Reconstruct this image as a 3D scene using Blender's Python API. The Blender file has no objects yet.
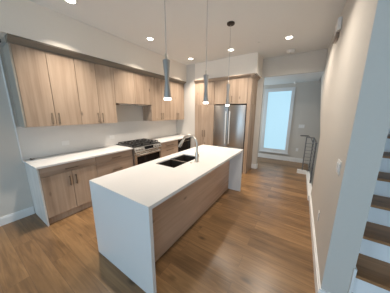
import bpy, bmesh, math, random
from mathutils import Vector, Matrix
random.seed(4)
C = bpy.context.scene.collection
sc = bpy.context.scene

# ---------------------------------------------------------------- camera
cd = bpy.data.cameras.new('camera'); cam = bpy.data.objects.new('camera', cd); C.objects.link(cam)
cd.sensor_fit = 'HORIZONTAL'; cd.sensor_width = 36.0; cd.lens = 162.533/390*36
cd.clip_start = 0.02; cd.clip_end = 100
Rv = Vector((0.8391058, 0.54395905, 0.00316529)); Uv = Vector((-0.11229149, 0.1675203, 0.97945269)); Fv = Vector((-0.5322519, 0.82221986, -0.20164923))
M = Matrix((Rv, Uv, -Fv)).transposed().to_4x4(); M.translation = Vector((0, 0, 1.6358))
cam.matrix_world = M
sc.camera = cam
# ---------------------------------------------------------------- world, daylight, exposure
w = bpy.data.worlds.new('sky'); sc.world = w; w.use_nodes = True
w.node_tree.nodes['Background'].inputs[0].default_value = (0.62, 0.8, 1.0, 1)
w.node_tree.nodes['Background'].inputs[1].default_value = 1.0
sc.view_settings.view_transform = 'Standard'; sc.view_settings.look = 'None'
sc.view_settings.exposure = 0.0; sc.view_settings.gamma = 1.0; sc.view_settings.use_curve_mapping = False
DAY = 48.0        # daylight through the windows behind the photographer
LAMP = 19.5       # each ceiling downlight
PEND = 0.6        # each pendant
def area(name, loc, rot, sx, sy, power, col):
    l = bpy.data.lights.new(name, 'AREA'); l.shape = 'RECTANGLE'; l.size = sx; l.size_y = sy; l.energy = power; l.color = col
    o = bpy.data.objects.new(name, l); C.objects.link(o); o.location = loc; o.rotation_euler = rot
    return o
area('daylight_window', (-2.62, -3.3, 1.35), (math.radians(90), 0, 0), 1.7, 2.3, DAY, (0.51, 0.77, 1.0))
area('daylight_window', (0.1, -3.3, 1.35), (math.radians(90), 0, 0), 1.7, 2.3, DAY, (0.51, 0.77, 1.0))
area('daylight_window', (2.6, -3.3, 1.35), (math.radians(90), 0, 0), 1.7, 2.3, DAY*1.05, (0.51, 0.77, 1.0))

area('hall_fill_light', (-2.48, 5.7, 1.5), (math.radians(90), 0, math.radians(-90)), 0.9, 1.8, 24, (0.68, 0.85, 1.0))  # added area light to brighten the hall; the wall here has no window

# ---------------------------------------------------------------- materials
def mat(name, col, rough=0.5, metal=0.0, emit=None, estr=0.0, noise=0.0, nscale=30, spec=0.5):
    m = bpy.data.materials.new(name); m.use_nodes = True
    nt = m.node_tree; b = nt.nodes['Principled BSDF']
    b.inputs['Roughness'].default_value = rough; b.inputs['Metallic'].default_value = metal
    b.inputs['Base Color'].default_value = (*col, 1); b.inputs['Specular IOR Level'].default_value = spec
    if emit:
        b.inputs['Emission Color'].default_value = (*emit, 1); b.inputs['Emission Strength'].default_value = estr
    tc = nt.nodes.new('ShaderNodeTexCoord'); n = nt.nodes.new('ShaderNodeTexNoise'); n.inputs['Scale'].default_value = nscale
    n.inputs['Detail'].default_value = 4
    nt.links.new(tc.outputs['Object'], n.inputs['Vector'])
    mix = nt.nodes.new('ShaderNodeMix'); mix.data_type = 'RGBA'
    mix.inputs[6].default_value = (*[c*(1-noise) for c in col], 1); mix.inputs[7].default_value = (*[min(1, c*(1+noise)) for c in col], 1)
    nt.links.new(n.outputs['Fac'], mix.inputs[0]); nt.links.new(mix.outputs[2], b.inputs['Base Color'])
    return m
def wood(name, dark, mid, light, grain='Z', rough=0.45, fine=14.0, along=0.55, knots=True):
    m = bpy.data.materials.new(name); m.use_nodes = True
    nt = m.node_tree; N = nt.nodes; L = nt.links; b = N['Principled BSDF']; b.inputs['Roughness'].default_value = rough
    b.inputs['Specular IOR Level'].default_value = 0.35
    tc = N.new('ShaderNodeTexCoord'); oi = N.new('ShaderNodeObjectInfo')
    mul = N.new('ShaderNodeVectorMath'); mul.operation = 'SCALE'; mul.inputs[0].default_value = (7.3, 3.1, 5.7)
    L.new(oi.outputs['Random'], mul.inputs['Scale'])
    add = N.new('ShaderNodeVectorMath'); add.operation = 'ADD'
    L.new(tc.outputs['Object'], add.inputs[0]); L.new(mul.outputs[0], add.inputs[1])
    mp = N.new('ShaderNodeMapping')
    s = {'X': (along, fine, fine), 'Y': (fine, along, fine), 'Z': (fine, fine, along)}[grain]
    mp.inputs['Scale'].default_value = s
    L.new(add.outputs[0], mp.inputs['Vector'])
    n1 = N.new('ShaderNodeTexNoise'); n1.inputs['Scale'].default_value = 1.0; n1.inputs['Detail'].default_value = 6; n1.inputs['Roughness'].default_value = 0.62; n1.inputs['Distortion'].default_value = 0.6
    L.new(mp.outputs[0], n1.inputs['Vector'])
    mp2 = N.new('ShaderNodeMapping'); mp2.inputs['Scale'].default_value = tuple(v*0.28 if v > 1 else v*1.6 for v in s)
    L.new(add.outputs[0], mp2.inputs['Vector'])
    n2 = N.new('ShaderNodeTexNoise'); n2.inputs['Scale'].default_value = 1.0; n2.inputs['Detail'].default_value = 3
    L.new(mp2.outputs[0], n2.inputs['Vector'])
    av = N.new('ShaderNodeMix'); av.data_type = 'FLOAT'; av.inputs[0].default_value = 0.38
    L.new(n1.outputs['Fac'], av.inputs[2]); L.new(n2.outputs['Fac'], av.inputs[3])
    cr = N.new('ShaderNodeValToRGB'); e = cr.color_ramp.elements
    e[0].position = 0.33; e[0].color = (*dark, 1); e[1].position = 0.67; e[1].color = (*light, 1)
    k = e.new(0.48); k.color = (*mid, 1)
    L.new(av.outputs[0], cr.inputs[0])
    out = cr.outputs[0]
    if knots:
        mp3 = N.new('ShaderNodeMapping'); mp3.inputs['Scale'].default_value = tuple(3.4 if v > 1 else 1.5 for v in s)
        L.new(add.outputs[0], mp3.inputs['Vector'])
        v = N.new('ShaderNodeTexVoronoi'); v.inputs['Scale'].default_value = 1.6
        L.new(mp3.outputs[0], v.inputs['Vector'])
        kr = N.new('ShaderNodeValToRGB'); kr.color_ramp.elements[0].position = 0.03; kr.color_ramp.elements[0].color = (0.45, 0.45, 0.45, 1)
        kr.color_ramp.elements[1].position = 0.13; kr.color_ramp.elements[1].color = (1, 1, 1, 1)
        L.new(v.outputs['Distance'], kr.inputs[0])
        mm = N.new('ShaderNodeMix'); mm.data_type = 'RGBA'; mm.blend_type = 'MULTIPLY'; mm.inputs[0].default_value = 1
        L.new(out, mm.inputs[6]); L.new(kr.outputs[0], mm.inputs[7]); out = mm.outputs[2]
    L.new(out, b.inputs['Base Color'])
    return m
def floor_mat():
    m = bpy.data.materials.new('oak_plank_floor'); m.use_nodes = True
    nt = m.node_tree; N = nt.nodes; L = nt.links; b = N['Principled BSDF']
    tc = N.new('ShaderNodeTexCoord'); mp = N.new('ShaderNodeMapping'); mp.inputs['Location'].default_value = (0.4, 0.135, 0)
    L.new(tc.outputs['Object'], mp.inputs['Vector'])
    br = N.new('ShaderNodeTexBrick'); br.offset = 0.37; br.offset_frequency = 2; br.squash = 1
    br.inputs['Scale'].default_value = 1; br.inputs['Brick Width'].default_value = 1.75; br.inputs['Row Height'].default_value = 0.18
    br.inputs['Mortar Size'].default_value = 0.0011; br.inputs['Mortar Smooth'].default_value = 0.2; br.inputs['Bias'].default_value = 0
    br.inputs['Color1'].default_value = (0, 0, 0, 1); br.inputs['Color2'].default_value = (1, 1, 1, 1); br.inputs['Mortar'].default_value = (0.5, 0.5, 0.5, 1)
    L.new(mp.outputs[0], br.inputs['Vector'])
    off = N.new('ShaderNodeVectorMath'); off.operation = 'SCALE'; off.inputs['Scale'].default_value = 9.0
    L.new(br.outputs['Color'], off.inputs[0])
    ad = N.new('ShaderNodeVectorMath'); ad.operation = 'ADD'; L.new(tc.outputs['Object'], ad.inputs[0]); L.new(off.outputs[0], ad.inputs[1])
    m1 = N.new('ShaderNodeMapping'); m1.inputs['Scale'].default_value = (1.5, 20, 1); L.new(ad.outputs[0], m1.inputs['Vector'])
    n1 = N.new('ShaderNodeTexNoise'); n1.inputs['Scale'].default_value = 1; n1.inputs['Detail'].default_value = 6; n1.inputs['Roughness'].default_value = 0.6; n1.inputs['Distortion'].default_value = 1.2
    L.new(m1.outputs[0], n1.inputs['Vector'])
    m2 = N.new('ShaderNodeMapping'); m2.inputs['Scale'].default_value = (1.6, 3.2, 1); L.new(ad.outputs[0], m2.inputs['Vector'])
    n2 = N.new('ShaderNodeTexNoise'); n2.inputs['Scale'].default_value = 1; n2.inputs['Detail'].default_value = 3; L.new(m2.outputs[0], n2.inputs['Vector'])
    av = N.new('ShaderNodeMix'); av.data_type = 'FLOAT'; av.inputs[0].default_value = 0.36
    L.new(n1.outputs['Fac'], av.inputs[2]); L.new(n2.outputs['Fac'], av.inputs[3])
    sep = N.new('ShaderNodeSeparateColor'); L.new(br.outputs['Color'], sep.inputs[0])
    m3 = N.new('ShaderNodeMath'); m3.operation = 'MULTIPLY_ADD'; m3.inputs[1].default_value = 0.16; m3.inputs[2].default_value = -0.08
    L.new(sep.outputs[0], m3.inputs[0])
    m4 = N.new('ShaderNodeMath'); m4.operation = 'ADD'; L.new(av.outputs[0], m4.inputs[0]); L.new(m3.outputs[0], m4.inputs[1])
    cr = N.new('ShaderNodeValToRGB'); e = cr.color_ramp.elements
    e[0].position = 0.27; e[0].color = (0.099, 0.054, 0.025, 1); e[1].position = 0.73; e[1].color = (0.353, 0.204, 0.092, 1)
    k = e.new(0.5); k.color = (0.230, 0.128, 0.057, 1)
    L.new(m4.outputs[0], cr.inputs[0])
    # knots
    vm = N.new('ShaderNodeMapping'); vm.inputs['Scale'].default_value = (2.1, 4.6, 1); L.new(ad.outputs[0], vm.inputs['Vector'])
    v = N.new('ShaderNodeTexVoronoi'); v.inputs['Scale'].default_value = 1; L.new(vm.outputs[0], v.inputs['Vector'])
    kr = N.new('ShaderNodeValToRGB'); kr.color_ramp.elements[0].position = 0.04; kr.color_ramp.elements[0].color = (0.4, 0.4, 0.4, 1)
    kr.color_ramp.elements[1].position = 0.16; kr.color_ramp.elements[1].color = (1, 1, 1, 1); L.new(v.outputs['Distance'], kr.inputs[0])
    mm = N.new('ShaderNodeMix'); mm.data_type = 'RGBA'; mm.blend_type = 'MULTIPLY'; mm.inputs[0].default_value = 1
    L.new(cr.outputs[0], mm.inputs[6]); L.new(kr.outputs[0], mm.inputs[7])
    sm = N.new('ShaderNodeMix'); sm.data_type = 'RGBA'; sm.inputs[7].default_value = (0.11, 0.065, 0.038, 1)
    L.new(br.outputs['Fac'], sm.inputs[0]); L.new(mm.outputs[2], sm.inputs[6])
    L.new(sm.outputs[2], b.inputs['Base Color'])
    b.inputs['Roughness'].default_value = 0.3; b.inputs['Specular IOR Level'].default_value = 0.55
    bp = N.new('ShaderNodeBump'); bp.inputs['Strength'].default_value = 0.12; bp.inputs['Distance'].default_value = 0.01
    L.new(n1.outputs['Fac'], bp.inputs['Height']); L.new(bp.outputs[0], b.inputs['Normal'])
    return m

PAINT = mat('wall_paint', (0.63, 0.59, 0.535), 0.85, noise=0.015, nscale=60, spec=0.2)
CEIL = mat('ceiling_paint', (0.77, 0.76, 0.735), 0.9, noise=0.012, nscale=60, spec=0.2)
SOFFIT_LIT = mat('soffit_paint_lit', (0.86, 0.79, 0.70), 0.88, noise=0.015, nscale=60, spec=0.2)  # wall paint lightened and warmed, standing in for light on the bulkheads
WHITE = mat('white_trim_paint', (0.82, 0.81, 0.79), 0.45, noise=0.01)
FLOOR = floor_mat()
RISER = mat('white_riser_paint', (0.9, 0.9, 0.9), 0.4, noise=0.01)
OAK = wood('light_oak_veneer', (0.285, 0.2, 0.14), (0.412, 0.302, 0.219), (0.52, 0.395, 0.295))
OAKH = wood('light_oak_horizontal', (0.28, 0.20, 0.145), (0.38, 0.285, 0.215), (0.47, 0.365, 0.285), grain='Y', fine=11, along=0.5)
OAKI = wood('island_oak_panel', (0.36, 0.225, 0.148), (0.56, 0.375, 0.26), (0.72, 0.515, 0.375), grain='Y', fine=6.5, along=0.45)
OAKB = wood('light_oak_crosswise', (0.28, 0.20, 0.145), (0.395, 0.298, 0.222), (0.49, 0.385, 0.30), grain='X')
EDGE = mat('cabinet_shadow_gap', (0.16, 0.115, 0.08), 0.6, noise=0.05)
TAUPE = wood('taupe_crown_wood', (0.16, 0.135, 0.105), (0.20, 0.17, 0.135), (0.24, 0.205, 0.165), grain='Y', knots=False)
PALE = wood('whitewashed_laminate', (0.50, 0.47, 0.43), (0.60, 0.57, 0.53), (0.68, 0.65, 0.61), knots=False)
PALE2 = wood('grey_beige_laminate', (0.30, 0.262, 0.215), (0.365, 0.322, 0.27), (0.42, 0.377, 0.32), knots=False)
QUARTZ = mat('white_quartz', (0.71, 0.695, 0.675), 0.22, noise=0.02, nscale=160)
SPLASH = mat('backsplash_quartz', (0.70, 0.67, 0.63), 0.3, noise=0.03, nscale=5)
STEEL = mat('stainless_steel', (0.60, 0.585, 0.56), 0.27, 1.0, noise=0.03, nscale=8)
NICKEL = mat('brushed_nickel', (0.56, 0.505, 0.44), 0.34, 0.9, noise=0.03)
BRIGHT = mat('polished_handle_metal', (0.82, 0.81, 0.79), 0.4, 0.55, noise=0.02)
PULL = mat('bronze_pull', (0.16, 0.12, 0.085), 0.42, 0.7, noise=0.05)
PULLB = mat('pale_bronze_pull', (0.30, 0.235, 0.17), 0.42, 0.6, noise=0.05)
BLACK = mat('black_enamel', (0.012, 0.012, 0.012), 0.3, noise=0.1)
IRON = mat('cast_iron', (0.022, 0.02, 0.019), 0.6, noise=0.1)
GLASSB = mat('black_glass', (0.006, 0.006, 0.007), 0.12, noise=0.05, spec=0.22)
SINK = mat('dark_composite_sink', (0.05, 0.042, 0.036), 0.4, 0.3, noise=0.15)
GREY = mat('grey_pendant_metal', (0.37, 0.335, 0.30), 0.4, 0.3, noise=0.04)
DKPLATE = mat('dark_canopy_metal', (0.05, 0.04, 0.035), 0.35, 0.8, noise=0.05)
RAIL = mat('charcoal_rail_metal', (0.2, 0.193, 0.19), 0.45, 0.6, noise=0.05)
CORD = mat('grey_cord', (0.5, 0.47, 0.44), 0.6, noise=0.05)
PLAST = mat('white_plastic', (0.78, 0.76, 0.73), 0.4, noise=0.02)
SLOT = mat('dark_slot', (0.05, 0.045, 0.04), 0.6, noise=0.05)
LENS = mat('brown_lens', (0.28, 0.21, 0.16), 0.3, noise=0.05)
TREAD = wood('dark_oak_tread', (0.19, 0.09, 0.036), (0.34, 0.165, 0.07), (0.48, 0.24, 0.105), grain='X', rough=0.4)
GLOW = mat('lamp_glow', (1, 0.95, 0.88), 0.5, emit=(1.0, 0.93, 0.82), estr=9.0)
PGLOW = mat('pendant_glow', (1, 0.95, 0.88), 0.5, emit=(1.0, 0.93, 0.82), estr=6.0)
PANE = mat('frosted_daylight_pane', (0.12, 0.15, 0.17), 0.35, emit=(0.49, 0.79, 0.95), estr=0.9)

# ---------------------------------------------------------------- mesh helpers
class MB:
    """collects shapes in world coordinates; build() links them as one mesh object"""
    def __init__(self): self.bm = bmesh.new()
    def box(self, x0, x1, y0, y1, z0, z1, bev=0.0):
        if x0 > x1: x0, x1 = x1, x0
        if y0 > y1: y0, y1 = y1, y0
        if z0 > z1: z0, z1 = z1, z0
        r = bmesh.ops.create_cube(self.bm, size=1.0)
        for v in r['verts']:
            v.co = Vector(((v.co.x+.5)*(x1-x0)+x0, (v.co.y+.5)*(y1-y0)+y0, (v.co.z+.5)*(z1-z0)+z0))
        if bev > 0:
            es = list({e for v in r['verts'] for e in v.link_edges})
            bmesh.ops.bevel(self.bm, geom=es, offset=bev, segments=2, affect='EDGES', profile=0.6)
        return self
    def tube(self, pts, rad, n=10, caps=True):
        pts = [Vector(p) for p in pts]; rings = []
        rads = rad if isinstance(rad, (list, tuple)) else [rad]*len(pts)
        prev = None
        for i, p in enumerate(pts):
            d = (pts[min(i+1, len(pts)-1)]-pts[max(i-1, 0)]).normalized()
            if prev is None:
                a = d.cross(Vector((0, 0, 1)))
                if a.length < 1e-3: a = d.cross(Vector((1, 0, 0)))
            else: a = prev - d*prev.dot(d)
            a.normalize(); prev = a; b = d.cross(a)
            rings.append([self.bm.verts.new(p+(a*math.cos(2*math.pi*k/n)+b*math.sin(2*math.pi*k/n))*rads[i]) for k in range(n)])
        for r0, r1 in zip(rings, rings[1:]):
            for k in range(n): self.bm.faces.new((r0[k], r0[(k+1) % n], r1[(k+1) % n], r1[k]))
        if caps: self.bm.faces.new(rings[0][::-1]); self.bm.faces.new(rings[-1])
        return self
    def lathe(self, cx, cy, prof, n=24, axis='Z'):
        """prof: (radius, height) pairs; axis Z about (cx, cy)"""
        rings = []
        for r, z in prof:
            rings.append([self.bm.verts.new((cx+r*math.cos(2*math.pi*k/n), cy+r*math.sin(2*math.pi*k/n), z)) for k in range(n)])
        for r0, r1 in zip(rings, rings[1:]):
            for k in range(n): self.bm.faces.new((r0[k], r0[(k+1) % n], r1[(k+1) % n], r1[k]))
        self.bm.faces.new(rings[0][::-1]); self.bm.faces.new(rings[-1])
        return self
    def prism(self, poly, axis, a0, a1):
        """polygon extruded along an axis: X takes (y,z), Y takes (x,z), Z takes (x,y)"""
        def co(p, a): return {'X': (a, p[0], p[1]), 'Y': (p[0], a, p[1]), 'Z': (p[0], p[1], a)}[axis]
        A = [self.bm.verts.new(co(p, a0)) for p in poly]; B = [self.bm.verts.new(co(p, a1)) for p in poly]
        n = len(poly)
        self.bm.faces.new(A[::-1]); self.bm.faces.new(B)
        for k in range(n): self.bm.faces.new((A[k], A[(k+1) % n], B[(k+1) % n], B[k]))
        return self
    def holed(self, x0, x1, y0, y1, hx0, hx1, hy0, hy1, z0, z1):
        """horizontal slab with one rectangular hole"""
        O = [(x0, y0), (x1, y0), (x1, y1), (x0, y1)]; H = [(hx0, hy0), (hx1, hy0), (hx1, hy1), (hx0, hy1)]
        V = {}
        for nm, P in (('o', O), ('h', H)):
            for z in (z0, z1): V[nm, z] = [self.bm.verts.new((p[0], p[1], z)) for p in P]
        for k in range(4):
            j = (k+1) % 4
            self.bm.faces.new((V['o', z1][k], V['o', z1][j], V['h', z1][j], V['h', z1][k]))
            self.bm.faces.new((V['o', z0][j], V['o', z0][k], V['h', z0][k], V['h', z0][j]))
            self.bm.faces.new((V['o', z0][k], V['o', z0][j], V['o', z1][j], V['o', z1][k]))
            self.bm.faces.new((V['h', z0][j], V['h', z0][k], V['h', z1][k], V['h', z1][j]))
        return self
    def build(self, name, m, parent=None, base=None, smooth=False):
        bmesh.ops.recalc_face_normals(self.bm, faces=self.bm.faces)
        if base is None:
            if parent is not None: base = wloc(parent)
            else:
                xs = [v.co for v in self.bm.verts]
                base = Vector(((min(v.x for v in xs)+max(v.x for v in xs))/2, (min(v.y for v in xs)+max(v.y for v in xs))/2, min(v.z for v in xs)))
        base = Vector(base)
        for v in self.bm.verts: v.co -= base
        me = bpy.data.meshes.new(name); self.bm.to_mesh(me); self.bm.free()
        me.materials.append(m)
        if smooth:
            for p in me.polygons: p.use_smooth = True
            try: me.set_sharp_from_angle(angle=math.radians(40))
            except Exception: pass
        o = bpy.data.objects.new(name, me); C.objects.link(o)
        if parent is not None:
            o.parent = parent; o.location = base - wloc(parent)
        else: o.location = base
        return o
def wloc(o):
    v = Vector(o.location)
    while o.parent: o = o.parent; v += Vector(o.location)
    return v
def box(*a, **k): return MB().box(*a, **k)
def tag(o, label, cat, group=None):
    o['label'] = label; o['category'] = cat
    if group: o['group'] = group
    return o
def thing(name, label, cat, loc, group=None):
    o = bpy.data.objects.new(name, None); C.objects.link(o); o.location = loc; o.empty_display_size = 0.1
    return tag(o, label, cat, group)
def copy_tree(o, parent=None):
    c = o.copy(); C.objects.link(c)
    if parent: c.parent = parent
    for ch in list(o.children): copy_tree(ch, c)
    return c
def struct(o): o['kind'] = 'structure'; return o
def S(name, mb, m): return struct(mb.build(name, m, base=(0, 0, 0)))

# ---------------------------------------------------------------- room numbers
H = 3.043; XW = -3.543; XR = 0.306; XE = 0.479; YE = 1.557; YB = 4.309; YH = 4.911; YF = 6.395
ZS = 2.579; ZH = 2.59; YS = -3.2; XSIDE = 1.50; YW = 3.57

# ---------------------------------------------------------------- structure
f = MB()
f.box(XW-.1, 0.33, YS-.1, YF+.1, -.25, 0); f.box(0.33, 4.2, YS-.1, YW+.05, -.25, 0)
S('floor', f, FLOOR)
S('ceiling', MB().box(XW-.1, XR+.05, YS-.1, YH+.05, H, H+.12).box(XR+.05, 4.2, YS-.1, YE, H, H+.12), CEIL)
S('wall_left', box(XW-.12, XW, YS-.1, YH+.05, 0, H), PAINT)
S('wall_kitchen_end', box(XW, -2.80, YB, YH+.1, 0, H), PAINT)
S('wall_alcove', box(-2.80, -0.985, YH, YH+.1, 0, H), PAINT)
# wall beside the stairs: its far end follows the slope of the flight above
S('wall_right', MB().prism([(YE, 0), (YW, 0), (YW, 1.23), (5.05, 2.19), (6.4, 3.16), (6.4, 5.0), (YE, 5.0)], 'X', XR, XE), PAINT)
S('wall_header', box(-0.985, XR, YH, YH+.1, ZH, H), PAINT)
S('wall_far', MB().box(-2.6, -1.12, YF, YF+.12, -3, 5).box(-1.12, -0.345, YF, YF+.12, 2.42, 5).box(-1.12, -0.345, YF, YF+.12, -3, 0.29).box(-0.345, XSIDE, YF, YF+.12, -3, 5), PAINT)
S('wall_hall_left', box(-2.6, -2.5, YH+.1, YF, 0, ZH), PAINT)
S('ceiling_hall', box(-2.6, XR, YH+.1, YF, ZH, ZH+.1), CEIL)
S('wall_stair_side', box(XSIDE, XSIDE+.12, YE-.12, YF+.12, -3, 5), PAINT)
S('wall_stair_front', box(XE, XSIDE+.12, YE-.12, YE, H, 5), PAINT)
S('ceiling_stairwell', box(XR, XSIDE+.12, YE-.12, YF+.12, 5.0, 5.1), CEIL)
S('wall_stair_lower', MB().box(0.21, 0.33, YW+.05, YF, -3, -.25), PAINT)
S('floor_stair_lower', box(0.21, XSIDE, 1.0, YF, -3.1, -3), FLOOR)
S('wall_window_side', MB().box(XW-.1, -3.47, YS-.12, YS, 0, H).box(-1.77, -0.75, YS-.12, YS, 0, H).box(0.95, 1.75, YS-.12, YS, 0, H).box(3.45, 4.2, YS-.12, YS, 0, H)
  .box(-3.47, -1.77, YS-.12, YS, 2.5, H).box(-0.75, 0.95, YS-.12, YS, 2.5, H).box(1.75, 3.45, YS-.12, YS, 2.5, H)
  .box(-3.47, -1.77, YS-.12, YS, 0, .2).box(-0.75, 0.95, YS-.12, YS, 0, .2).box(1.75, 3.45, YS-.12, YS, 0, .2), PAINT)
S('wall_right_side', MB().box(4.1, 4.2, YS, YE-.12, 0, H).box(XSIDE+.12, 4.2, YE-.12, YE, 0, H), PAINT)
for i, x in enumerate((-2.62, 0.1, 2.6)):
    S('window_%d' % (i+2), MB().box(x-.85, x-.79, YS-.1, YS-.02, .2, 2.5).box(x+.79, x+.85, YS-.1, YS-.02, .2, 2.5).box(x-.79, x+.79, YS-.1, YS-.02, .2, .26).box(x-.79, x+.79, YS-.1, YS-.02, 2.44, 2.5).box(x-.025, x+.025, YS-.09, YS-.03, .26, 2.44), WHITE)
# bulkheads
S('wall_soffit_left', box(XW, -3.106, YS, YB, ZS, H), SOFFIT_LIT)
S('wall_soffit_end', box(-2.80, -1.033, YB, YH, ZS, H), SOFFIT_LIT)
# baseboards
def bb(mb, x0, x1, y0, y1): mb.box(x0, x1, y0, y1, 0, .125); return mb
S('baseboard_left', MB().box(XW, XW+.016, YS, .585, 0, .11).box(XW, XW+.010, YS, .585, .11, .13), WHITE)
S('baseboard_right', MB().box(XR-.018, XR, YE-.018, YW, 0, .115).box(XR-.011, XR, YE-.011, YW, .115, .14).box(XR+.0002, XE, YE-.018, YE, 0, .115).box(XR+.0002, XE, YE-.011, YE, .115, .14), WHITE)
S('baseboard_pier', MB().box(-1.128, -0.985+.016, YH-.016, YH, 0, .14).box(-0.985, -0.985+.016, YH, YH+.1, 0, .14), WHITE)
S('baseboard_far', MB().box(-2.5, XR-.08, YF-.016, YF, 0, .12).box(-2.5, XR-.08, YF-.01, YF, .12, .145), WHITE)
S('trim_1', MB().box(XE-.007, XE+.009, YE-.013, YE-.0005, .141, .46).box(XE+.0005, XE+.009, YE-.0005, YE+.042, .0, .46), WHITE)                                # end of the stair skirt board
S('trim_2', MB().box(0.268, 0.345, YW+.005, 5.25, -.25, .10).box(.05, 0.345, 5.17, 5.25, 0, .10), WHITE)   # white curb round the stairwell
S('trim_3', box(XW, XW+.017, .572, .584, .916, ZS), WHITE)                                       # light strip up the wall at the edge of the cabinet run
# far window
wn = S('window_1', MB().box(-1.19, -1.08, YF-.03, YF+.04, .25, 2.47).box(-0.372, -0.28, YF-.03, YF+.04, .25, 2.47).box(-1.08, -0.372, YF-.03, YF+.04, 2.36, 2.47).box(-1.08, -0.372, YF-.03, YF+.04, .25, .38).box(-1.22, -0.25, YF-.07, YF-.03, .235, .27), mat('window_frame_paint', (0.72, 0.73, 0.73), 0.45, noise=0.01))
pn = box(-1.08, -0.372, YF+.005, YF+.02, .38, 2.36).build('pane', PANE, wn, base=(0, 0, 0))

# ---------------------------------------------------------------- stairs (each tread and riser rises away from the camera)
st = thing('staircase', 'straight stair flight with dark oak treads and white risers behind the right wall', 'stairs', (0.98, 1.33, 0))
RISE, RUN, Y0 = 0.195, 0.27, 1.06
for i in range(1, 15):
    y = Y0 + RUN*i; z = RISE*i
    if i == 1: x0 = XE+.024
    else: x0 = XE+.002
    xs = x0 if y > YE else XE+.012
    box(xs, XSIDE-.002, y, y+.02, z-RISE, z-.026).build('riser', RISER, st)
    box(xs, XSIDE-.002, y-.028, y+RUN, z-.026, z, bev=.003).build('tread', TREAD, st)

# ---------------------------------------------------------------- cabinets
def vpull(x, y, z0, z1, parent, m, ax='X'):
    """vertical bar pull standing off a front that faces +x (ax X) or -y (ax Y)"""
    b = MB()
    if ax == 'X':
        b.box(x+.024, x+.034, y-.006, y+.006, z0, z1, bev=.002).box(x, x+.026, y-.005, y+.005, z0+.012, z0+.022).box(x, x+.026, y-.005, y+.005, z1-.022, z1-.012)
    else:
        b.box(y-.006, y+.006, x-.034, x-.024, z0, z1, bev=.002).box(y-.005, y+.005, x-.026, x, z0+.012, z0+.022).box(y-.005, y+.005, x-.026, x, z1-.022, z1-.012)
    return b.build('handle', m, parent)
def hpull(x, y0, y1, z, parent, m):
    b = MB().box(x+.024, x+.034, y0, y1, z-.006, z+.006, bev=.002).box(x, x+.026, y0+.012, y0+.022, z-.005, z+.005).box(x, x+.026, y1-.022, y1-.012, z-.005, z+.005)
    return b.build('handle', m, parent)
G = .0028
XU = -3.199
def upper(name, label, y0, y1, z0, z1, seams, handles=True, group=None, left=False, pm=None):
    t = thing(name, label, 'cabinet', ((XW+XU)/2, (y0+y1)/2, z0), group)
    box(XW+.002, XU-.021, y0+.0008, y1-.0008, z0, z1).build('body', OAK, t)
    ys = [y0]+seams+[y1]
    for k in range(len(ys)-1):
        d = box(XU-.019, XU, ys[k]+G, ys[k+1]-G, z0+.002, z1-.002, bev=.0015).build('door', OAK, t)
        if handles:
            yy = ys[k+1]-.042 if k % 2 == 0 else ys[k]+.042
            vpull(XU, yy, z0+.03, z0+.2, d, PULLB)
    return t
UG = 'oak wall cabinets along the left wall'
u1 = upper('wall_cabinet', 'leftmost two-door pale oak upper cabinet with an exposed grey side', .634, 1.326, 1.432, 2.498, [.973], group=UG)
box(XW+.001, XU-.006, .616, .634, 1.43, 2.498).build('side_panel', PALE2, u1)
upper('wall_cabinet', 'two-door pale oak upper cabinet just left of the raised cabinet above the range', 1.326, 1.985, 1.432, 2.498, [1.645], group=UG)
upper('wall_cabinet', 'short pale oak upper cabinet without pulls, raised above the gas range', 1.985, 2.93, 1.83, 2.498, [2.46], handles=False, group=UG)
upper('wall_cabinet', 'two-door pale oak upper cabinet just right of the raised cabinet, behind the nearest pendant', 2.93, 3.62, 1.432, 2.498, [3.285], group=UG)
upper('wall_cabinet', 'rightmost two-door oak upper cabinet, ending at the room corner', 3.62, 4.296, 1.432, 2.498, [3.945], group=UG)
h = box(XW+.05, XU-.06, 2.10, 2.82, 1.80, 1.829).build('range_hood', STEEL)
tag(h, 'slim stainless extractor insert under the raised cabinet above the range', 'extractor hood')
def crown(poly, axis, a0, a1): return MB().prism(poly, axis, a0, a1)
c = crown([(XU-.05, 2.50), (XU+.008, 2.50), (XU+.012, 2.515), (-3.112, 2.560), (-3.112, 2.577), (XU-.05, 2.577)], 'Y', .61, 4.303).build('crown_moulding', TAUPE)
tag(c, 'long taupe crown strip between the left wall cabinets and the bulkhead', 'moulding')

XC = -2.941
def toe(t, y0, y1, m): return box(XC-.06, XC-.045, y0, y1, 0.0, .108).build('toe_kick', m, t)
def base(name, label, y0, y1, drawers, doors=None, group=None, hand=.17):
    t = thing(name, label, 'cabinet', ((XW+XC)/2, (y0+y1)/2, 0), group)
    box(XW+.002, XC-.021, y0+.001, y1-.001, .11, .880).build('body', OAK, t)
    toe(t, y0+.001, y1-.001, OAK)
    ym = (y0+y1)/2
    for (za, zb, hz) in drawers:
        d = box(XC-.019, XC, y0+G, y1-G, za+.0015, zb-.0015, bev=.0015).build('drawer', OAKH, t)
        hpull(XC, ym-hand/2, ym+hand/2, hz, d, PULL)
    if doors:
        za, zb = doors
        for k, (a, b_) in enumerate(((y0, ym), (ym, y1))):
            d = box(XC-.019, XC, a+G, b_-G, za+.0015, zb-.0015, bev=.0015).build('door', OAK, t)
            vpull(XC, ym+(-.042 if k == 0 else .042), .52, .68, d, PULL)
    return t
BG = 'oak base cabinets along the left wall'
b1 = base('base_cabinet', 'leftmost oak base cabinet with one drawer over two doors', .610, 1.352, [(.748, .878, .80)], (.115, .745), BG)
box(XW+.001, XC+.002, .592, .609, 0, .883).build('end_panel', PALE, b1)
base('base_cabinet', 'oak drawer base cabinet directly left of the gas range', 1.352, 2.098, [(.748, .878, .80), (.44, .745, .56), (.115, .437, .37)], None, BG, .19)
base('base_cabinet', 'oak drawer base cabinet directly right of the gas range', 2.892, 3.635, [(.72, .878, .785), (.44, .717, .66), (.115, .437, .37)], None, BG, .28)
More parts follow.
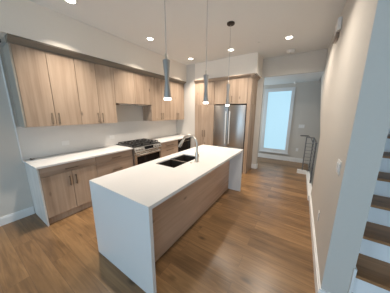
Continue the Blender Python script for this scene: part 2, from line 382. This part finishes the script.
# counters
q = box(XW+.001, -2.911, .575, 2.098, .884, .914, bev=.003).build('countertop', QUARTZ)
tag(q, 'white quartz worktop left of the gas range', 'countertop', None)
q = box(XW+.001, -2.911, 2.892, YB-.002, .884, .914, bev=.003).build('countertop', QUARTZ)
tag(q, 'short white quartz worktop right of the gas range', 'countertop', None)
q = box(XW+.0005, XW+.013, .585, YB-.002, .916, 1.429).build('backsplash', SPLASH)
tag(q, 'pale quartz slab backsplash on the left wall between worktop and upper cabinets', 'backsplash')
# undercounter fridge
uf = thing('undercounter_fridge', 'black-fronted appliance under the worktop beside the room corner', 'appliance', (-3.24, 3.96, 0))
box(XW+.003, XC-.021, 3.637, 4.265, .0, .882).build('body', BLACK, uf)
dd = box(XC-.019, XC+.004, 3.642, 4.26, .11, .83, bev=.004).build('door', GLASSB, uf)
box(XC-.019, XC, 3.642, 4.26, .833, .878).build('top_rail', BLACK, uf)
hpull(XC+.004, 3.72, 4.18, .80, dd, STEEL)

# ---------------------------------------------------------------- range
rx = -2.872; ry0, ry1 = 2.104, 2.886
rg = thing('gas_range', 'stainless gas range with black grates between the left base cabinets', 'stove', (-3.2, 2.495, 0))
box(XW+.03, rx-.06, ry0, ry1, .0, .905).build('body', STEEL, rg)
box(XW+.02, rx-.03, ry0-.004, ry1+.004, .9145, .928, bev=.003).build('cooktop', BLACK, rg)
cp = MB().prism([(rx-.06, .79), (rx+.0, .79), (rx+.012, .815), (rx-.022, .912), (rx-.06, .912)], 'Y', ry0, ry1).build('control_panel', STEEL, rg)
def panelbox(y0, y1, s0, s1, th):
    # a plate lying on the sloping control panel, s measured up the slope 0..1
    p0 = Vector((rx+.012, 0, .815)); p1 = Vector((rx-.022, 0, .912)); d = p1-p0; nrm = Vector((d.z, 0, -d.x)).normalized()
    a = p0+d*s0; b = p0+d*s1
    return MB().prism([(a.x-.004*nrm.x, a.z-.004*nrm.z), (a.x+nrm.x*th, a.z+nrm.z*th), (b.x+nrm.x*th, b.z+nrm.z*th), (b.x-.004*nrm.x, b.z-.004*nrm.z)], 'Y', y0, y1)
panelbox(2.375, 2.635, .2, .85, .003).build('display', GLASSB, cp)
for y in (2.165, 2.235, 2.305, 2.70, 2.765, 2.83):
    p = Vector((rx-.004, y, .862)); nn = Vector((.944, 0, .331))
    MB().tube([p-nn*.004, p+nn*.014, p+nn*.016, p+nn*.034], [.021, .021, .017, .015], 14).build('knob', STEEL, cp, smooth=True)
od = box(rx-.06, rx-.012, ry0+.004, ry1-.004, .20, .782, bev=.004).build('oven_door', STEEL, rg)
box(rx-.013, rx-.008, ry0+.06, ry1-.06, .27, .70, bev=.002).build('window', GLASSB, od)
MB().tube([(rx+.035, ry0+.04, .745), (rx+.035, ry1-.04, .745)], .012, 10).tube([(rx-.013, ry0+.08, .745), (rx+.035, ry0+.08, .745)], .009, 8).tube([(rx-.013, ry1-.08, .745), (rx+.035, ry1-.08, .745)], .009, 8).build('handle', STEEL, od, smooth=True)
box(rx-.06, rx-.014, ry0+.004, ry1-.004, .06, .195, bev=.004).build('drawer', STEEL, rg)
for k in range(3):
    a = ry0+.02+k*(ry1-ry0-.04)/3; b_ = a+(ry1-ry0-.04)/3-.008
    x0, x1 = XW+.07, rx-.075; zt = .972
    g = MB()
    for xx in (x0, x1-.014): g.box(xx, xx+.014, a, b_, zt-.016, zt, bev=.003)
    for yy in (a, b_-.014): g.box(x0, x1, yy, yy+.014, zt-.016, zt, bev=.003)
    g.box(x0, x1, (a+b_)/2-.006, (a+b_)/2+.006, zt-.014, zt)
    for xx in (x0+.14, (x0+x1)/2, x1-.14): g.box(xx-.006, xx+.006, a, b_, zt-.014, zt)
    for xx in (x0, x1-.014):
        for yy in (a, b_-.014): g.box(xx, xx+.014, yy, yy+.014, .9275, zt-.01)
    g.build('grate', IRON, rg)
for (bx, by) in ((XW+.2, ry0+.15), (rx-.2, ry0+.15), (XW+.33, 2.495), (XW+.2, ry1-.15), (rx-.2, ry1-.15)):
    MB().lathe(bx, by, [(.055, .9275), (.052, .938), (.036, .940), (.036, .948), (.03, .951)], 18).build('burner', IRON, rg, smooth=True)

# ---------------------------------------------------------------- pantry, fridge surround, fridge
def tall_front(t, xs, z0, z1, hz=None):
    for k in range(len(xs)-1):
        d = box(xs[k]+G, xs[k+1]-G, YB-.006, YB+.013, z0+.0015, z1-.0015, bev=.0015).build('door', OAK, t)
        if hz:
            xx = xs[k+1]-.04 if k % 2 == 0 else xs[k]+.04
            vpull(YB-.006, xx, hz[0], hz[1], d, PULL, 'Y')
pa = thing('pantry_cabinet', 'tall oak pantry cabinet left of the stainless fridge', 'cabinet', (-2.467, 4.6, 0))
box(-2.797, -2.139, YB+.016, YH-.003, .11, 2.50).build('body', OAK, pa)
box(-2.797, -2.139, YB+.06, YB+.075, 0, .108).build('toe_kick', OAK, pa)
tall_front(pa, [-2.797, -2.467, -2.139], .115, 1.872, (.93, 1.13))
tall_front(pa, [-2.797, -2.467, -2.139], 1.878, 2.50)
fu = thing('bridge_cabinet', 'two-door oak cabinet above the stainless fridge', 'cabinet', (-1.68, 4.6, 1.878))
box(-2.137, -1.222, YB+.016, YH-.003, 1.878, 2.50).build('body', OAK, fu)
tall_front(fu, [-2.137, -1.66, -1.222], 1.88, 2.50, (1.92, 2.08))
fp = thing('fridge_panel', 'tall oak end panel right of the stainless fridge', 'panel', (-1.17, 4.6, 0))
box(-1.218, -1.13, YB-.002, YB+.016, 0, 2.50, bev=.0015).build('stile', OAK, fp)
box(-1.152, -1.13, YB+.017, YH-.003, 0, 1.872).build('lower_panel', OAK, fp)
box(-1.152, -1.13, YB+.017, YH-.003, 1.876, 2.50).build('upper_panel', OAK, fp)
cw = MB().prism([(YB+.02, 2.502), (YB-.012, 2.502), (YB-.016, 2.515), (YB-.062, 2.560), (YB-.062, 2.577), (YB+.02, 2.577)], 'X', -2.80, -1.07)
cw.prism([(-1.15, 2.502), (-1.124, 2.502), (-1.12, 2.515), (-1.07, 2.560), (-1.07, 2.577), (-1.15, 2.577)], 'Y', YB-.06, YH-.004)
tag(cw.build('crown_moulding', OAKB), 'oak crown strip above the pantry and fridge cabinets', 'moulding')
fr = thing('refrigerator', 'stainless french-door refrigerator between the oak pantry and end panel', 'refrigerator', (-1.68, 4.6, 0))
fy = YB-.035
box(-2.128, -1.232, fy+.06, YH-.06, .02, 1.845).build('body', mat('fridge_case', (.12, .12, .12), .5, .3, noise=.05), fr)
xm = -1.69
def brushed(m, rot):
    nt = m.node_tree; b = nt.nodes['Principled BSDF']; t = nt.nodes.new('ShaderNodeTangent'); t.direction_type = 'RADIAL'; t.axis = 'Z'
    nt.links.new(t.outputs[0], b.inputs['Tangent']); b.inputs['Anisotropic'].default_value = .85; b.inputs['Anisotropic Rotation'].default_value = rot
    return m
STEELF = mat('brushed_fridge_steel', (.41, .395, .38), .3, 1.0, noise=.04, nscale=3)
brushed(STEELF, 0.25)
for (xa, xb, hx) in ((-2.128, xm-.007, xm-.052), (xm+.007, -1.232, xm+.052)):
    d = box(xa, xb, fy, fy+.058, .715, 1.845, bev=.012).build('door', STEELF, fr, smooth=True)
    MB().tube([(hx, fy-.05, .80), (hx, fy-.05, 1.69)], .017, 12).tube([(hx, fy+.002, .84), (hx, fy-.05, .84)], .009, 8).tube([(hx, fy+.002, 1.65), (hx, fy-.05, 1.65)], .009, 8).build('handle', BRIGHT, d, smooth=True)
d = box(-2.128, -1.232, fy, fy+.058, .05, .708, bev=.012).build('freezer_drawer', STEELF, fr, smooth=True)
MB().tube([(-2.05, fy-.05, .65), (-1.31, fy-.05, .65)], .0125, 12).tube([(-2.0, fy+.002, .65), (-2.0, fy-.05, .65)], .009, 8).tube([(-1.36, fy+.002, .65), (-1.36, fy-.05, .65)], .009, 8).build('handle', BRIGHT, d, smooth=True)

# ---------------------------------------------------------------- island
ix0, ix1, iy0, iy1 = -1.872, -0.928, .767, 3.242; T = .034; ZT = .914
isl = thing('kitchen_island', 'white waterfall-edge kitchen island with an oak back panel', 'kitchen island', ((ix0+ix1)/2, (iy0+iy1)/2, 0))
sx0, sx1, sy0, sy1 = -1.715, -1.365, 1.59, 2.275
MB().holed(ix0, ix1, iy0, iy1, sx0, sx1, sy0, sy1, ZT-T, ZT).build('countertop', QUARTZ, isl)
for (a, b_) in ((iy0, iy0+T), (iy1-T, iy1)):
    box(ix0, ix1, a, b_, 0, ZT-T).build('waterfall_panel', QUARTZ, isl)
box(-1.215, -1.195, iy0+T+.001, iy1-T-.001, .0, ZT-T-.001).build('back_panel', OAKI, isl)
box(ix0+.04, -1.216, iy0+T+.001, 1.52, .10, ZT-T-.001).build('body', OAK, isl)
box(ix0+.04, -1.216, 2.35, iy1-T-.001, .10, ZT-T-.001).build('body', OAK, isl)
box(ix0+.04, -1.216, 1.521, 2.349, .10, .60).build('body', OAK, isl)
box(ix0+.09, ix0+.105, iy0+T+.001, iy1-T-.001, 0, .098).build('toe_kick', OAK, isl)
for (a, b_) in ((iy0+T+.002, 1.16), (1.16, 1.52), (1.52, 1.935), (1.935, 2.35), (2.35, 3.2)):
    d = box(ix0+.018, ix0+.038, a+G, b_-G, .11, ZT-T-.004, bev=.0015).build('door', OAK, isl)
# sink: two dark bowls under the cut-out
sk = thing('sink', 'dark undermount double-bowl sink set in the island', 'sink', ((sx0+sx1)/2, (sy0+sy1)/2, .66))
ym = 1.935
for (a, b_) in ((sy0+.004, ym-.014), (ym+.014, sy1-.004)):
    s = MB(); x0, x1 = sx0+.004, sx1-.004; zb, zt = .69, ZT-T-.002+.020
    s.box(x0, x1, a, b_, zb-.008, zb)
    s.box(x0, x0+.006, a, b_, zb, zt); s.box(x1-.006, x1, a, b_, zb, zt); s.box(x0+.006, x1-.006, a, a+.006, zb, zt); s.box(x0+.006, x1-.006, b_-.006, b_, zb, zt)
    bo = s.build('bowl', SINK, sk)
    MB().lathe((x0+x1)/2, (a+b_)/2, [(.045, zb), (.045, zb+.004), (.03, zb+.004), (.03, zb+.002)], 20).build('drain', STEEL, bo, smooth=True)
box(sx0+.004, sx1-.004, ym-.013, ym+.013, .72, ZT-.018, bev=.003).build('divider', STEEL, sk)
# faucet
fx, fyy = -1.262, 2.0
fa = thing('faucet', 'tall brushed nickel gooseneck faucet behind the island sink', 'faucet', (fx, fyy, ZT))
MB().lathe(fx, fyy, [(.036, ZT+.0005), (.036, ZT+.008), (.029, ZT+.014), (.026, ZT+.12), (.019, ZT+.15)], 20).build('base', NICKEL, fa, smooth=True)
pts = [(fx, fyy, ZT+.13), (fx, fyy, ZT+.27)]
cxm, rr = fx-.13, .13
for k in range(1, 13):
    a = math.pi*k/13*.93
    pts.append((cxm+rr*math.cos(a), fyy, ZT+.27+rr*.93*math.sin(a)))
MB().tube(pts, .0165, 12).build('spout', NICKEL, fa, smooth=True)
e = Vector(pts[-1]); d_ = (Vector(pts[-1])-Vector(pts[-2])).normalized()
MB().tube([e-d_*.005, e+d_*.02, e+d_*.11, e+d_*.15], [.018, .02, .027, .025], 14).build('spray_head', NICKEL, fa, smooth=True)
MB().tube([(fx, fyy+.018, ZT+.085), (fx, fyy+.045, ZT+.088), (fx+.01, fyy+.075, ZT+.12)], [.012, .011, .006], 10).build('lever', NICKEL, fa, smooth=True)
ag = MB().lathe(-1.30, 1.905, [(.018, ZT+.0005), (.018, ZT+.01), (.012, ZT+.014)], 16).build('sink_button', NICKEL, smooth=True)
tag(ag, 'small round nickel button on the island worktop beside the faucet', 'button')

# ---------------------------------------------------------------- lamps
def downlight(x, y, z, label, power=LAMP, spread=100):
    t = thing('recessed_downlight', label, 'ceiling light', (x, y, z-.01), 'recessed ceiling lights')
    MB().lathe(x, y, [(.078, z-.0005), (.078, z-.004), (.060, z-.009), (.056, z-.0085)], 28).build('trim_ring', WHITE, t, smooth=True)
    MB().lathe(x, y, [(.056, z-.009), (.055, z-.0105)], 24).build('lens', GLOW, t)
    l = bpy.data.lights.new('lamp', 'AREA'); l.shape = 'DISK'; l.size = .11; l.energy = power; l.color = (1.0, .9, .78)
    l.spread = math.radians(spread)
    o = bpy.data.objects.new('lamp', l); C.objects.link(o); o.parent = t; o.location = (0, 0, -.006)
    return t
downlight(-2.645, 1.15, H, 'recessed downlight at the top edge of the photo above the left cabinets')
downlight(-2.635, 2.46, H, 'recessed downlight on the ceiling above the range, left of the nearest pendant cord')
downlight(-2.63, 3.85, H, 'recessed downlight nearest the room corner, left of the pantry')
downlight(-1.517, 3.83, H, 'recessed downlight in front of the fridge, below the round pendant canopy', LAMP*.72)
downlight(-0.37, 3.83, H, 'recessed downlight nearest the hall opening, beside the smoke detector', LAMP*1.05, 145)
for (x, y) in ((-.37, 2.3),):
    downlight(x, y, H, 'recessed downlight above the passage beside the island, out of view overhead', LAMP*.85, 130)
def pendant(x, y, label):
    t = thing('pendant_light', label, 'pendant lamp', (x, y, 1.757), 'pendants over the island')
    MB().lathe(x, y, [(.062, H-.0005), (.062, H-.018), (.055, H-.025), (.008, H-.028)], 24).build('canopy', DKPLATE, t, smooth=True)
    MB().tube([(x, y, H-.02), (x, y, 2.12)], .0035, 8).build('cord', CORD, t)
    MB().lathe(x, y, [(.0045, 2.175), (.010, 2.168), (.010, 2.118), (.0045, 2.114)], 14).build('cord_grip', NICKEL, t, smooth=True)
    MB().lathe(x, y, [(.006, 2.117), (.034, 2.117), (.035, 2.112), (.0195, 1.95), (.021, 1.92), (.036, 1.785), (.035, 1.780)], 28).build('lamp_shade', GREY, t, smooth=True)
    MB().lathe(x, y, [(.034, 1.7805), (.034, 1.762), (.030, 1.757)], 24).build('diffuser', PGLOW, t, smooth=True)
    l = bpy.data.lights.new('lamp', 'SPOT'); l.energy = PEND*8; l.color = (1, .87, .74); l.spot_size = math.radians(150); l.spot_blend = .9; l.shadow_soft_size = .03
    o = bpy.data.objects.new('lamp', l); C.objects.link(o); o.parent = t; o.location = (0, 0, -.006)
    return t
pendant(-1.12, 1.235, 'nearest and largest of the three grey hourglass pendants over the island')
pendant(-1.10, 1.96, 'middle of the three grey hourglass pendants over the island')
pendant(-1.12, 2.77, 'farthest grey hourglass pendant, hanging in front of the fridge below a visible canopy')

# ---------------------------------------------------------------- small fittings
sd = thing('smoke_detector', 'round white smoke detector on the ceiling before the hall opening', 'smoke detector', (-.384, 4.62, H-.053))
MB().lathe(-.384, 4.62, [(.095, H-.0005), (.095, H-.014), (.078, H-.018), (.072, H-.045), (.03, H-.05)], 28).build('case', PLAST, sd, smooth=True)
MB().lathe(-.384, 4.62, [(.012, H-.051), (.010, H-.053)], 12).build('button', SLOT, sd)
tag(MB().lathe(-.926, 3.79, [(.04, H-.0005), (.04, H-.006), (.03, H-.01)], 20).build('sprinkler_cover', CEIL), 'small round ceiling cover left of the brightest hall-side downlight', 'sprinkler cover')
sp = thing('ceiling_sensor', 'small white round sensor on the lower hall ceiling beside the far window', 'sensor', (-.285, 6.2, ZH-.05))
MB().lathe(-.285, 6.2, [(.05, ZH-.0005), (.05, ZH-.02), (.03, ZH-.045)], 20).build('case', PLAST, sp, smooth=True)
# wall sensor
ws = thing('wall_sensor', 'white wall sensor with a brown lower half high on the right wall', 'sensor', (XR-.03, 3.42, 2.72))
box(XR-.045, XR-.0005, 3.12, 3.36, 2.745, 2.90, bev=.012).build('case', PLAST, ws, smooth=True)
box(XR-.04, XR-.0005, 3.2, 3.44, 2.67, 2.742, bev=.008).build('lens_cover', LENS, ws, smooth=True)
def plate_x(name, label, cat, x, sgn, y, z, wd, ht, kind, group=None):
    t = thing(name, label, cat, (x, y, z-ht/2), group)
    box(x, x+sgn*.006, y-wd/2, y+wd/2, z-ht/2, z+ht/2, bev=.002).build('cover_plate', PLAST, t)
    n = max(1, round(wd/.06)-0) if kind == 'switch' else 1
    for k in range(n):
        yy = y-wd/2+(k+.5)*wd/n
        if kind == 'switch': box(x+sgn*.006, x+sgn*.011, yy-.016, yy+.016, z-.033, z+.033, bev=.002).build('rocker', WHITE, t)
        else:
            for dz in (-.024, .024): box(x+sgn*.0055, x+sgn*.0075, yy-.016, yy+.016, z+dz-.014, z+dz+.014).build('socket', SLOT if False else PLAST, t)
    return t
plate_x('wall_outlet', 'pale outlet on the backsplash above the leftmost base cabinet', 'outlet', XW+.0132, 1, 1.15, 1.10, .115, .075, 'outlet', 'backsplash outlets')
plate_x('wall_outlet', 'pale outlet on the backsplash just left of the gas range', 'outlet', XW+.0132, 1, 2.02, 1.10, .115, .075, 'outlet', 'backsplash outlets')
plate_x('light_switch', 'white switch plate on the right wall near its front edge', 'light switch', XR-.0005, -1, 1.735, 1.20, .115, .115, 'switch')
plate_x('wall_outlet', 'white outlet low on the right wall above the baseboard', 'outlet', XR-.0005, -1, 2.30, .42, .07, .115, 'outlet')
def plate_y(name, label, cat, x, y, z, wd, ht, n):
    t = thing(name, label, cat, (x, y, z-ht/2))
    box(x-wd/2, x+wd/2, y-.006, y, z-ht/2, z+ht/2, bev=.002).build('cover_plate', PLAST, t)
    for k in range(n):
        xx = x-wd/2+(k+.5)*wd/n
        box(xx-.016, xx+.016, y-.010, y-.006, z-.033, z+.033, bev=.002).build('rocker' if n > 1 else 'socket', WHITE, t)
plate_y('light_switch', 'white switch plate on the far hall wall right of the window', 'light switch', .02, YF-.0005, 1.22, .165, .115, 3)
plate_y('wall_outlet', 'white outlet low on the far hall wall right of the window', 'outlet', -.02, YF-.0005, .43, .075, .115, 1)
lp = MB().tube([(-3.4, .563+.030*math.cos(k*math.pi/8), 2.549+.030*math.sin(k*math.pi/8)) for k in range(17)], .005, 8, caps=False)
tag(lp.build('wire_loop', SLOT), 'small dark wire loop under the bulkhead at the far left edge of the photo', 'wire')
br = MB().box(XW+.014, XW+.075, .655, .672, .9145, .928, bev=.003).box(XW+.06, XW+.075, .655, .70, .9145, .926, bev=.003)
tag(br.build('metal_bracket', PULL), 'small dark metal bracket lying on the worktop at its back left end', 'bracket')

# ---------------------------------------------------------------- stair railing
ra = thing('stair_railing', 'charcoal metal railing with horizontal bars on the white stairwell curb', 'railing', (.25, 5.0, .10))
yb_ = 5.21
for (x, y) in ((.165, yb_), (.318, yb_), (.318, 4.28)):
    box(x-.013, x+.013, y-.013, y+.013, .1005, 1.0).build('post', RAIL, ra)
for k in range(8):
    z = .2+k*.093
    MB().tube([(.178, yb_, z), (.305, yb_, z)], .005, 8).tube([(.318, yb_-.013, z), (.318, 4.2, z)], .005, 8).build('bar', RAIL, ra, smooth=True)
MB().box(.152, .331, yb_-.02, yb_+.02, 1.0, 1.02).box(.298, .338, 4.24, yb_-.02, 1.0, 1.02).build('top_rail', RAIL, ra)
MB().tube([(.02, yb_-.02, 1.05), (.20, yb_+.02, 1.05)], .018, 10).tube([(.20, yb_+.02, 1.05), (.26, yb_-.05, 1.0), (.30, 4.7, .92)], .011, 10).build('handrail', RAIL, ra, smooth=True)
